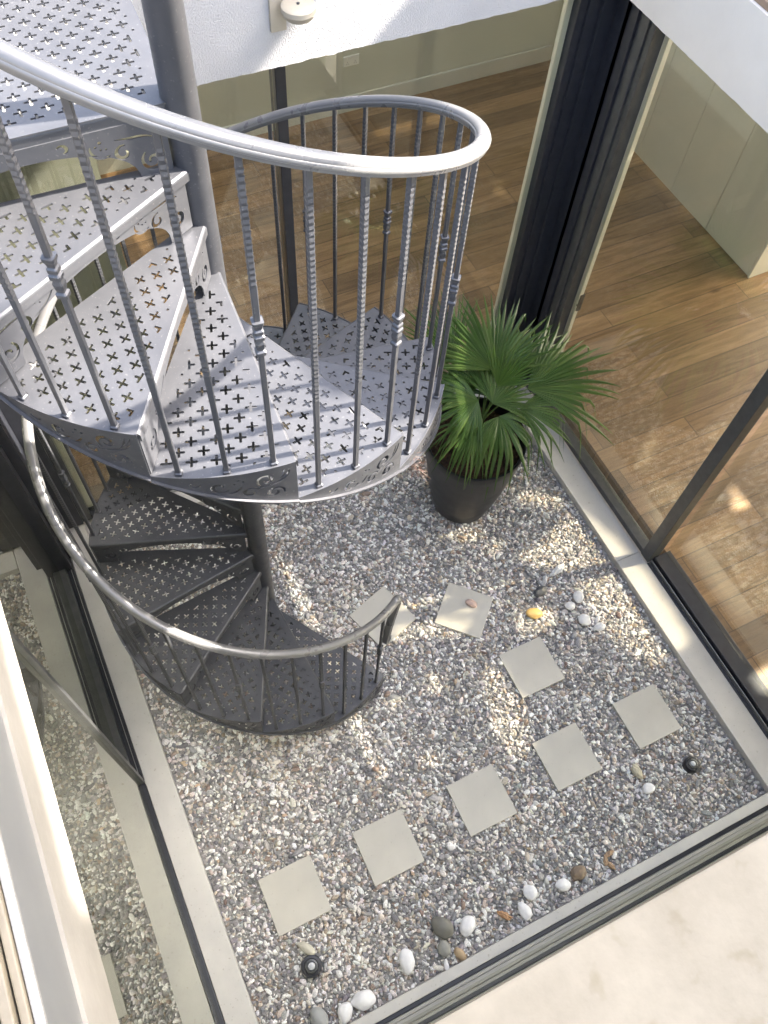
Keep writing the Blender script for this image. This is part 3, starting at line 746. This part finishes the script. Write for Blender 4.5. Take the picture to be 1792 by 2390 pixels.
# ------------------------------------------------------------------ tuft of copper coloured fibres caught on the stringer
bm = bmesh.new(); rnd = random.Random(4)
aT = R(TH1 - DTH * 12 - 21); cT = Vector((AX + .822 * math.cos(aT), AY + .822 * math.sin(aT), H * 13 - .03))
for i in range(34):
    d = Vector((rnd.gauss(.6, .5), rnd.gauss(-.1, .6), rnd.gauss(.0, .6))).normalized(); p = cT + Vector((rnd.uniform(-.012, .0), rnd.uniform(-.05, .03), rnd.uniform(-.03, .02)))
    prev = None
    for s in range(5):
        q = p + d * (s * rnd.uniform(.009, .013)) + Vector((rnd.uniform(-.003, .003), rnd.uniform(-.003, .003), -.002 * s * s))
        ring_ = [bm.verts.new(q + Vector(((.0006) * math.cos(k * 2.1), (.0006) * math.sin(k * 2.1), 0))) for k in range(3)]
        if prev:
            for k in range(3): bm.faces.new((prev[k], prev[(k + 1) % 3], ring_[(k + 1) % 3], ring_[k]))
        prev = ring_
tag(frombm('wiry_tuft', bm, M['wire']), 'small orange wiry tuft caught on the stair edge above the plant pot', 'dried tuft')

# ------------------------------------------------------------------ planter and palm
PX, PY = 1.975, 2.345
pt = empty('planter', (PX, PY, 0)); tag(pt, 'tall tapered charcoal planter holding the fan palm', 'planter')
lathe('pot', [(0, .004), (.178, .004), (.195, .02), (.226, .16), (.262, .36), (.292, .56), (.309, .69), (.315, .745), (.312, .757), (.300, .755), (.294, .74), (.285, .68), (0, .68)], M['pot'], pt, 64)
bm = bmesh.new(); bmesh.ops.create_circle(bm, cap_ends=True, segments=48, radius=.284)
bmesh.ops.triangulate(bm, faces=bm.faces); bmesh.ops.subdivide_edges(bm, edges=bm.edges, cuts=6, use_grid_fill=True)
for v in bm.verts: v.co.z = .695 + .02 * noise.noise(v.co * 14) + .01 * noise.noise(v.co * 40) if math.hypot(v.co.x, v.co.y) < .28 else .69
frombm('soil', bm, M['soil'], pt)
pm = empty('fan_palm', (PX, PY, .69)); tag(pm, 'green fan palm with pleated fronds growing in the charcoal planter', 'palm')
PB_ = Vector((PX, PY, .69))
def fibre():
    bm = bmesh.new(); rr = random.Random(5)
    for i in range(14):
        a = rr.uniform(0, 6.28); r_ = .03 + .02 * rr.random(); h_ = rr.uniform(.06, .16)
        base = Vector((r_ * math.cos(a), r_ * math.sin(a), 0)); tip = base * 1.6 + Vector((0, 0, h_))
        s = Vector((-math.sin(a), math.cos(a), 0)) * .014
        q = [base - s, base + s, tip + s * .2, tip - s * .2]; o_ = Vector((math.cos(a), math.sin(a), 0)) * .006
        A = [bm.verts.new(c) for c in q]; B = [bm.verts.new(c - o_) for c in q]
        bm.faces.new(A); bm.faces.new(B[::-1])
        for k in range(4): bm.faces.new((A[k], B[k], B[(k + 1) % 4], A[(k + 1) % 4]))
    frombm('trunk', bm, M['trunk'], pm)
fibre()
def frond(hub, d, nrm, rad, spread, nseg, droop, seed, basept=None):
    """pleated fan: hub point (world), d midrib direction, nrm fan normal"""
    rr = random.Random(seed); d = Vector(d).normalized(); nrm = Vector(nrm); nrm = (nrm - d * nrm.dot(d)).normalized(); s = nrm.cross(d)
    hub = Vector(hub); bm = bmesh.new(); lay = bm.verts.layers.float.new('tone')
    dt = 2 * spread / nseg
    for i in range(nseg):
        al = R(-spread + dt * (i + .5)); 
        L = rad * (.74 + .26 * math.cos(al * .9)) * rr.uniform(.86, 1.06)
        dr = droop * rr.uniform(.6, 1.5); tone = rr.uniform(.15, .75); bend = R(rr.uniform(-3, 3))
        rows = []; NS = 11; fuse = .42
        brk = rr.uniform(.55, .85) if rr.random() < droop * .9 + .05 else 9
        for j in range(NS + 1):
            t_ = j / NS; r_ = L * t_
            a = al + bend * t_ * t_
            half = R(dt) * .53
            if t_ < fuse: wv = r_ * math.tan(half)
            else: wv = L * fuse * math.tan(half) * (1 - ((t_ - fuse) / (1 - fuse)) ** 1.9) * 1.12 + .0005
            c = d * math.cos(a) + s * math.sin(a); sd_ = -d * math.sin(a) + s * math.cos(a)
            p = hub + c * r_ + nrm * (.06 * rad * math.sin(t_ * 2.2)) + Vector((0, 0, -1)) * (dr * L * t_ ** 2.6)
            if t_ > brk: p += Vector((0, 0, -1)) * (t_ - brk) * L * 1.3 - c * (t_ - brk) * L * .5
            fold = nrm * (wv * .75)
            rows.append([bm.verts.new(p - sd_ * wv - fold * .4), bm.verts.new(p + fold * .6), bm.verts.new(p + sd_ * wv - fold * .4)])
            tv = tone + (.35 if t_ > .93 and rr.random() < .3 else 0)
            for v in rows[-1]: v[lay] = min(1, tv)
        for a_, b_ in zip(rows, rows[1:]):
            bm.faces.new((a_[0], a_[1], b_[1], b_[0])); bm.faces.new((a_[1], a_[2], b_[2], b_[1]))
    # petiole
    b0 = Vector(basept) if basept else PB_ + Vector((rr.uniform(-.03, .03), rr.uniform(-.03, .03), .02))
    n = 10; prev = None
    ctrl = b0 + Vector((0, 0, 1)) * (hub - b0).length * .55 + (hub - b0) * .2
    for j in range(n + 1):
        t_ = j / n; p = b0 * (1 - t_) ** 2 + ctrl * 2 * t_ * (1 - t_) + (hub + d * .02) * t_ * t_
        ra = .0065 - .0028 * t_
        rg = [bm.verts.new(p + Vector((ra * math.cos(k * 1.2566), ra * math.sin(k * 1.2566), 0))) for k in range(5)]
        for v in rg: v[lay] = .8
        if prev:
            for k in range(5): bm.faces.new((prev[k], prev[(k + 1) % 5], rg[(k + 1) % 5], rg[k]))
        prev = rg
    me = bpy.data.meshes.new('frond'); bm.to_mesh(me); bm.free()
    o = link('frond', me, M['leaf'], pm); o.location = -PB_
    for p in me.polygons: p.use_smooth = False
    return o
FR = [((2.127, 2.513, 1.13), (.30, .85, .42), (-.15, -.45, .9), .52, 88, 32, .08, 11),
      ((2.28, 2.36, 1.06), (1, -.05, .02), (-.1, -.3, .95), .64, 55, 20, .18, 12),
      ((2.04, 2.27, 1.03), (.0, -.9, -.1), (0, -.3, .95), .37, 90, 20, .75, 13),
      ((1.97, 2.40, 1.06), (-.9, .0, .15), (0, -.3, .95), .40, 75, 24, .30, 14),
      ((1.95, 2.70, 1.08), (-.35, .75, .75), (.2, -.6, .6), .48, 62, 30, .12, 15),
      ((2.19, 2.28, 1.02), (.80, -.60, -.05), (0, -.2, .95), .42, 55, 18, .38, 16),
      ((1.90, 2.30, 1.00), (-.75, -.5, -.05), (0, -.3, .9), .32, 60, 22, .55, 17),
      ((2.16, 2.62, .98), (.85, .55, .05), (0, -.2, .95), .52, 60, 24, .18, 18),
      ((2.10, 2.42, 1.10), (.55, .1, 1), (-.5, -.6, .4), .32, 48, 18, .02, 19),
      ((2.02, 2.50, .98), (-.5, .8, .1), (0, -.2, .95), .42, 65, 26, .3, 20),
      ((2.30, 2.50, 1.02), (1, .45, .12), (-.2, -.3, .9), .50, 36, 18, .30, 21),
      ((2.05, 2.50, 1.05), (.2, .7, .3), (0, -.5, .8), .38, 90, 24, .2, 25),
      ((2.03, 2.34, 1.07), (.75, .45, .12), (-.1, -.3, .9), .33, 78, 20, .2, 27),
      ((2.10, 2.40, 1.00), (.2, .9, .0), (0, -.2, .9), .30, 60, 16, .3, 28)]
for f in FR: frond(*f)

# ------------------------------------------------------------------ glazing
def post(name, lst, mat, parent): return boxes(name, lst, mat, parent, bev=.003)
# far side (behind the stairs)
gz = empty('sliding_glass_door', (1.1, 3.2, 0)); tag(gz, 'dark framed sliding glass door on the far side, behind the spiral stairs', 'glass door')
inv = lambda o, e: setattr(o, 'location', -e.location) or o
def part(e, name, lst, mat, bev=.003):
    o = boxes(name, lst, mat, e, bev); o.location = -e.location; return o
part(gz, 'mullion', [(1.130, 1.180, 3.185, 3.26, .10, 2.90)], M['black'])
part(gz, 'glass_pane', [(-.34, 1.1295, 3.215, 3.225, .10, 2.90)], M['glass'], 0)
part(gz, 'glass_pane', [(1.1805, 2.64, 3.215, 3.225, .10, 2.90)], M['glass'], 0)
part(gz, 'bottom_rail', [(-.34, 2.66, 3.17, 3.26, .05, .0995)], M['black'])
part(gz, 'bottom_rail', [(-.34, 2.66, 3.163, 3.1695, .02, .070)], M['alu'])
part(gz, 'top_rail', [(-.34, 2.66, 3.17, 3.26, 2.9005, 2.96)], M['black'])
# right side
ge = empty('sliding_glass_door', (2.9, 1.5, 0)); tag(ge, 'dark framed sliding glass door on the right side with a single grey mullion', 'glass door')
part(ge, 'mullion', [(2.866, 2.945, 1.392, 1.470, .052, 2.90)], M['dgrey'])
part(ge, 'glass_pane', [(2.925, 2.935, 1.4705, 2.86, .10, 2.90)], M['glass'], 0)
part(ge, 'glass_pane', [(2.995, 3.005, -.19, 1.3915, .10, 2.90)], M['glass'], 0)
part(ge, 'bottom_rail', [(2.870, 2.945, 1.4705, 2.88, .052, .0995)], M['dgrey'])
part(ge, 'bottom_rail', [(2.905, 3.03, -.19, 1.3915, .040, .0995)], M['black'])
part(ge, 'drip_edge', [(2.8885, 2.8925, -.19, 1.3915, .03, .075)], M['alu'], .001)
part(ge, 'track', [(2.864, 2.888, -.19, 1.3915, .0, .045)], M['black'])
part(ge, 'top_rail', [(2.87, 3.03, -.19, 2.88, 2.9005, 2.96)], M['black'])
part(ge, 'handle', [(2.952, 2.985, 2.845, 2.862, .95, 1.09), (2.945, 2.985, 2.848, 2.859, 1.00, 1.012)], M['rubber'])
# corner of dark profiles between the two doors
cp = empty('corner_post', (2.86, 3.18, 0)); tag(cp, 'black stepped aluminium corner post between the far and right glass doors', 'corner post')
part(cp, 'stile', [(2.655, 2.700, 3.185, 3.27, .052, 2.90), (2.7005, 2.765, 3.172, 3.27, .052, 2.90)], M['black'])
part(cp, 'core', [(2.7655, 2.93, 3.150, 3.27, .052, 2.90), (2.845, 2.93, 2.99, 3.1495, .052, 2.90)], M['black'])
part(cp, 'stile', [(2.862, 2.95, 2.925, 2.9895, .052, 2.90), (2.875, 2.95, 2.885, 2.9245, .052, 2.90)], M['dgrey'])
part(cp, 'cover_strip', [(2.845, 2.849, 3.045, 3.075, .052, 2.90)], M['dgrey'], .001)
part(cp, 'trim', [(2.620, 2.6545, 3.235, 3.262, .10, 2.90)], M['cream'])
part(cp, 'trim', [(2.945, 2.975, 2.852, 2.884, .10, 2.90)], M['cream'])
# left side
gl_ = empty('glass_wall', (-.56, 1.4, 0)); tag(gl_, 'reflective glass wall on the left side with thin posts, mirroring the gravel', 'glass wall')
part(gl_, 'post', [(-.606, -.549, 1.413, 1.441, .03, 2.90)], M['dgrey'])
part(gl_, 'glass_pane', [(-.578, -.568, -.19, 1.4125, .05, 2.90)], M['glass_refl'], 0)
part(gl_, 'glass_pane', [(-.640, -.630, 1.4415, 2.87, .10, 2.90)], M['glass_refl'], 0)
part(gl_, 'gasket', [(-.590, -.548, -.19, 1.4125, .0, .050)], M['black'])
part(gl_, 'bottom_rail', [(-.660, -.590, 1.4415, 2.87, .03, .0995)], M['dgrey'])
part(gl_, 'bottom_rail', [(-.5895, -.548, 1.4415, 2.87, .0, .058)], M['black'])
part(gl_, 'drip_edge', [(-.5655, -.5625, 1.4415, 2.87, .0582, .064)], M['alu'], .0005)
part(gl_, 'top_rail', [(-.66, -.55, -.19, 2.87, 2.9005, 2.96)], M['black'])
cp2 = empty('corner_post', (-.55, 3.18, 0)); tag(cp2, 'black corner post in the far left corner, seen below the upper stairs', 'corner post')
part(cp2, 'stile', [(-.66, -.552, 2.8705, 2.955, .052, 2.90)], M['black'])
part(cp2, 'core', [(-.66, -.50, 2.9555, 3.27, .052, 2.90), (-.4995, -.40, 3.165, 3.27, .052, 2.90)], M['black'])
part(cp2, 'stile', [(-.3995, -.3405, 3.178, 3.27, .052, 2.90)], M['dgrey'])
part(cp2, 'trim', [(-.3400, -.305, 3.24, 3.262, .10, 2.90)], M['cream'])
# near side
gn_ = empty('glass_wall', (1.2, -.25, 0)); tag(gn_, 'glass wall on the near side with a pale aluminium sill, below the beige terrace', 'glass wall')
part(gn_, 'track', [(-.545, 2.86, -.218, -.1955, .0, .035)], M['black'])
part(gn_, 'sill', [(-.545, 2.86, -.235, -.2185, .0, .075), (-.545, 2.86, -.262, -.2355, .0, .068), (-.545, 2.86, -.300, -.2625, .0, .060), (-.545, 2.86, -.330, -.3005, .0, .052)], M['sill'])
part(gn_, 'glass_pane', [(-.545, 2.86, -.262, -.252, .0715, 2.90)], M['glass_refl'], 0)
part(gn_, 'top_rail', [(-.545, 2.86, -.33, -.22, 2.9005, 2.96)], M['black'])

# ------------------------------------------------------------------ upper walls around the well (render faced slab edges)
def wall(lst, mat, label, name='rendered_wall'):
    return tag(boxes(name, lst, mat, bev=.004), label, 'wall')
def subdiv_wall(name, x0, x1, y0, y1, z0, z1, label, mat, amp=.0025):
    """a render faced wall whose lower arris wobbles a little"""
    bm = bmesh.new(); box(bm, x0, x1, y0, y1, z0, z1)
    bmesh.ops.subdivide_edges(bm, edges=[e for e in bm.edges if (e.verts[0].co - e.verts[1].co).length > 1.5], cuts=220)
    for v in bm.verts:
        if abs(v.co.z - z0) < 1e-4: v.co.z += amp * noise.noise(v.co * 35) + amp * noise.noise(v.co * 9)
    return tag(frombm(name, bm, mat), label, 'wall')
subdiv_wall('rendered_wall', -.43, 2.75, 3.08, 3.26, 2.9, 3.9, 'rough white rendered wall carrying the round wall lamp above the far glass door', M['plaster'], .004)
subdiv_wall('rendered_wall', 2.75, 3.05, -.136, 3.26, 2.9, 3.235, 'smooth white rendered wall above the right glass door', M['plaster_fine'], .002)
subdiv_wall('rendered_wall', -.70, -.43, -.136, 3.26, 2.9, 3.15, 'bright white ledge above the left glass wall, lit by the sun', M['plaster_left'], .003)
tag(boxes('grey_fascia', [(-.70, -.438, -.136, 3.26, 3.1505, 3.43)], M['clad'], bev=.003), 'smooth grey fascia panel above the sunlit white ledge on the left', 'fascia')
tag(boxes('edge_trim', [(-.436, -.420, -2.4, 3.26, 3.4305, 3.445)], M['sill'], bev=.003), 'narrow grey edge trim topping the left fascia panel', 'trim')
tag(boxes('edge_trim', [(-.452, -.4375, -2.4, 3.26, 3.4305, 3.455), (-.475, -.456, -2.4, 3.26, 3.4305, 3.468), (-.50, -.48, -2.4, 3.26, 3.4305, 3.476)], M['terrace'], bev=.003), 'ribbed metal edge trim between the grey trim and the beige terrace', 'trim')
struct(boxes('terrace', [(-6, -.505, -2.4, 6, 3.30, 3.48)], M['terrace'], bev=.004))
wall([(-.70, 3.05, -.40, -.137, 2.9, 3.455)], M['plaster_fine'], 'white rendered wall face below the near terrace edge')
struct(boxes('terrace', [(-.4175, 6.6, -6, -.097, 3.4555, 3.5)], M['terrace'], bev=.004))
# roof slabs
# (open gaps added out of view to brighten the rooms)
struct(boxes('roof', [(3.0505, 3.15, -.09, 8, 2.97, 3.23), (3.15, 3.95, -.09, .3, 2.97, 3.23), (3.15, 3.95, 6.35, 8, 2.97, 3.23)], M['block'], bev=0))
# thin unseen roof over the right hand room, holes added to throw sun patches
LIT = [[(2.34, 2.24), (2.49, 2.21), (2.63, 2.11), (2.64, 2.0), (2.56, 2.0), (2.36, 2.15)],
       [(1.58, 2.28), (1.73, 2.23), (1.88, 2.18), (2.02, 2.08), (2.0, 2.01), (1.88, 2.01), (1.72, 2.14), (1.56, 2.19)],
       [(2.66, 1.91), (2.74, 1.65), (2.80, 1.37), (2.80, 1.15), (2.76, 0.84), (2.53, 0.77), (2.42, 0.94), (2.36, 1.1), (2.38, 1.36), (2.35, 1.59), (2.17, 1.71), (2.08, 1.8), (2.35, 1.84), (2.59, 1.93)],
       [(1.78, 1.7), (2.12, 1.62), (2.26, 1.5), (2.05, 1.5), (1.8, 1.6)],
       [(1.92, 1.46), (2.12, 1.42), (2.16, 1.3), (1.94, 1.26), (1.84, 1.36)],
       [(1.55, 1.22), (1.67, 1.2), (1.66, 1.04), (1.68, 0.87), (1.56, 0.65), (1.42, 0.65), (1.39, 0.82)],
       [(1.21, 1.83), (1.50, 1.76), (1.72, 1.62), (1.62, 1.58), (1.4, 1.70), (1.19, 1.76)],
       [(1.12, 1.68), (1.45, 1.62), (1.62, 1.50), (1.53, 1.46), (1.35, 1.55), (1.13, 1.60)]]
def shadow_up(p, z):
    k = z / math.tan(SUN_EL); return (p[0] + k * math.cos(SUN_AZ), p[1] + k * math.sin(SUN_AZ))
def wob(poly, amp, seed):
    out_ = []
    for i, p in enumerate(poly):
        q = poly[(i + 1) % len(poly)]
        for j in range(6):
            t_ = j / 6; v = Vector((p[0] + (q[0] - p[0]) * t_, p[1] + (q[1] - p[1]) * t_, 0))
            n_ = noise.noise_vector(v * 9 + Vector((seed, 0, 0))); out_.append((v.x + n_.x * amp, v.y + n_.y * amp))
    return out_
rd = random.Random(12)
for cx_, cy_, sx_, sy_, n_ in ((1.25, 1.15, .35, .3, 9), (2.2, 1.0, .2, .2, 3), (1.9, 1.95, .2, .12, 3)):
    for i in range(n_):
        c_ = (cx_ + rd.uniform(-sx_, sx_), cy_ + rd.uniform(-sy_, sy_)); r_ = rd.uniform(.03, .075)
        if all(math.hypot(c_[0] - sum(q[0] for q in l) / len(l), c_[1] - sum(q[1] for q in l) / len(l)) > .26 for l in LIT):
            LIT.append([(c_[0] + r_ * 1.5 * math.cos(k), c_[1] + r_ * math.sin(k)) for k in (0, 1.05, 2.1, 3.14, 4.2, 5.24)])
rl = [[shadow_up(p, 3.0) for p in wob(c, .035, i * 5)] for i, c in enumerate(LIT)]
rl.append([shadow_up(p, 2.95) for p in wob([(3.83, 1.74), (4.25, 1.90), (4.3, 1.2), (4.1, 1.25), (3.97, 1.45), (3.65, 1.50)], .04, 77)])  # added hole for the sun patch on the room floor
rfp = plate('roof', [[(3.951, -.09), (7.1, -.09), (7.1, 8), (3.951, 8)]] + rl, .03, lambda u, v, w_: (u, v, 3.03 + w_), M['block']); struct(rfp)
tag(boxes('sun_dimming_pane', [(4.1, 6.4, -.05, 2.4, 2.985, 2.99)], M['sun_dimmer'], bev=0), 'unseen tinted pane added to dim the sun patches', 'dimming pane')  # unseen sheet added under the holes to weaken the sun
struct(boxes('roof', [(-6, .75, 3.2605, 8, 2.97, 3.9), (.75, 3.05, 3.2605, 3.45, 2.97, 3.9), (.75, 3.05, 6.35, 8, 2.97, 3.9)], M['block'], bev=0))  # gap left over the far room as an added source of daylight
struct(boxes('roof', [(-6, -.7005, -6, 3.26, 2.97, 3.2995)], M['block'], bev=0))
struct(boxes('roof', [(-.70, 6.6, -6, -.4005, 2.97, 3.4550)], M['block'], bev=0))
tag(boxes('coping', [(2.765, 3.05, -.09, 3.07, 3.2355, 3.262)], M['roofbrown'], bev=.003), 'brown coping strip on top of the right rendered wall', 'coping')
up = empty('upper_shade_walls', (4, 0, 3.23)); tag(up, 'unseen upper walls on the roof to the right, shaped to shade stairs and terrace', 'shade wall')
part(up, 'wall', [(4.0, 4.15, .96, 2.22, 3.2305, 5.91), (4.0, 4.15, 2.2205, 7.5, 3.2305, 5.22), (4.0, 4.15, 2.2205, 7.5, 5.80, 7.2)], M['block'])  # unseen thin walls, tops and slot shaped to set where sun falls
part(up, 'wall', [(4.0, 4.15, -.4995, .9595, 3.2305, 5.36)], M['block'])
part(up, 'terrace_shade_block', [(4.0, 6.5, -5.5, -.50, 3.5005, 7.7)], M['block'])  # unseen block added to keep the sun off the terrace
part(up, 'fascia_shade_beam', [(4.0, 4.12, -.4995, .95, 7.22, 8.0)], M['block'])  # unseen beam added to shade the grey fascia

# wall lamp
wl = empty('wall_lamp', (1.165, 3.08, 3.13)); tag(wl, 'cream round wall lamp on a square backplate on the far rendered wall', 'wall lamp')
part(wl, 'backplate', [(1.085, 1.15, 3.066, 3.0795, 3.05, 3.20)], M['lamp'])
part(wl, 'arm', [(1.15, 1.18, 3.02, 3.0755, 3.12, 3.15)], M['lamp'])
lathe('shade', [(0, .030), (.057, .030), (.066, .024), (.067, .006), (.061, .000), (.058, -.012), (.052, -.018), (0, -.018)], M['lamp'], wl, 48, loc=(.01, -.080, .02))
lathe('screw', [(0, .0), (.006, 0), (.006, .004), (0, .005)], M['dgrey'], wl, 16, loc=(.01, -.080, .0505))

# ------------------------------------------------------------------ rooms behind the glass
struct(boxes('wooden_floor', [(-.36, 9.0, 3.262, 6.6, -.06, .05), (3.031, 9.0, -.2, 3.2615, -.06, .05)], M['wood'], bev=0))
struct(boxes('ceiling', [(6.905, 9.0, -.2, 6.6, 2.9605, 2.9695), (-6, .75, 3.2705, 6.6, 2.9605, 2.9695), (.75, 3.95, 3.2705, 3.45, 2.9605, 2.9695), (.75, 3.95, 6.35, 6.6, 2.9605, 2.9695), (3.051, 3.15, -.2, 3.27, 2.9605, 2.9695), (3.15, 3.95, -.2, .3, 2.9605, 2.9695)], M['ceiling'], bev=0))
def iw(lst, label, mat='inwall'): return tag(boxes('interior_wall', lst, M[mat], bev=0), label, 'wall')
iw([(-.6, 5.72, 6.42, 6.6, .0505, 2.96)], 'olive white wall with the double socket at the back of the room')
iw([(3.031, 9.0, -.40, -.2005, -.06, 2.96)], 'plain wall closing the right hand room on its near side')
iw([(-.9, .40, 3.95, 4.05, .0505, 2.96)], 'grey green partition seen between the upper treads', 'partition')
iw([(-.9, -.75, 3.28, 3.9495, .0505, 2.96)], 'short side wall behind the far left corner post')
tag(boxes('skirting_board', [(-.6, 5.13, 6.400, 6.4195, .0505, .20)], M['skirt'], bev=.003), 'pale skirting board along the back wall of the room', 'skirting')
tag(boxes('skirting_board', [(-.745, .415, 3.932, 3.9495, .0505, .20)], M['skirt'], bev=.003), 'pale skirting board on the partition near the far left post', 'skirting')
cb = empty('cupboard', (5.45, 4.8, .05)); tag(cb, 'tall olive white fitted cupboard with flush doors in the right hand room', 'cupboard')
part(cb, 'carcass', [(5.152, 5.70, 3.25, 6.398, .0505, 2.95)], M['inwall'])
for a, b in ((3.250, 3.832), (3.836, 4.346), (4.350, 4.860), (4.864, 5.374), (5.378, 5.888), (5.892, 6.396)):
    part(cb, 'door', [(5.132, 5.150, a, b, .062, 2.90)], M['inwall'], .002)
part(cb, 'side_panel', [(5.132, 5.72, 3.228, 3.2475, .0505, 2.95)], M['skirt'])
sk = empty('power_socket', (2.985, 6.42, .53)); tag(sk, 'white double power socket on the back wall above the skirting', 'socket')
part(sk, 'faceplate', [(2.910, 3.060, 6.408, 6.4195, .485, .575)], M['socket'])
part(sk, 'socket_holes', [(x + dx, x + dx + w_, 6.4055, 6.4075, z, z + h_) for x in (2.935, 3.010) for dx, z, w_, h_ in ((0, .505, .007, .004), (.018, .505, .007, .004), (.010, .520, .005, .008))], M['socket_hole'], 0)
part(sk, 'switch', [(2.972, 2.982, 6.404, 6.4075, .545, .562), (2.988, 2.998, 6.404, 6.4075, .545, .562)], M['socket'], .001)
# dim rooms on the left and near sides
struct(boxes('dim_floor', [(-6, -.665, -6, 3.26, -.06, .045), (-.66, 3.03, -6, -.335, -.06, .045)], M['dim_floor'], bev=0))  # floor coloured dark so these rooms look unlit
iw([(-6.1, -6.0, -6, 8, -.05, 2.96), (-6, 6.6, -6.1, -6.0, -.05, 2.96)], 'plain outer walls of the dim rooms on the left and near sides')
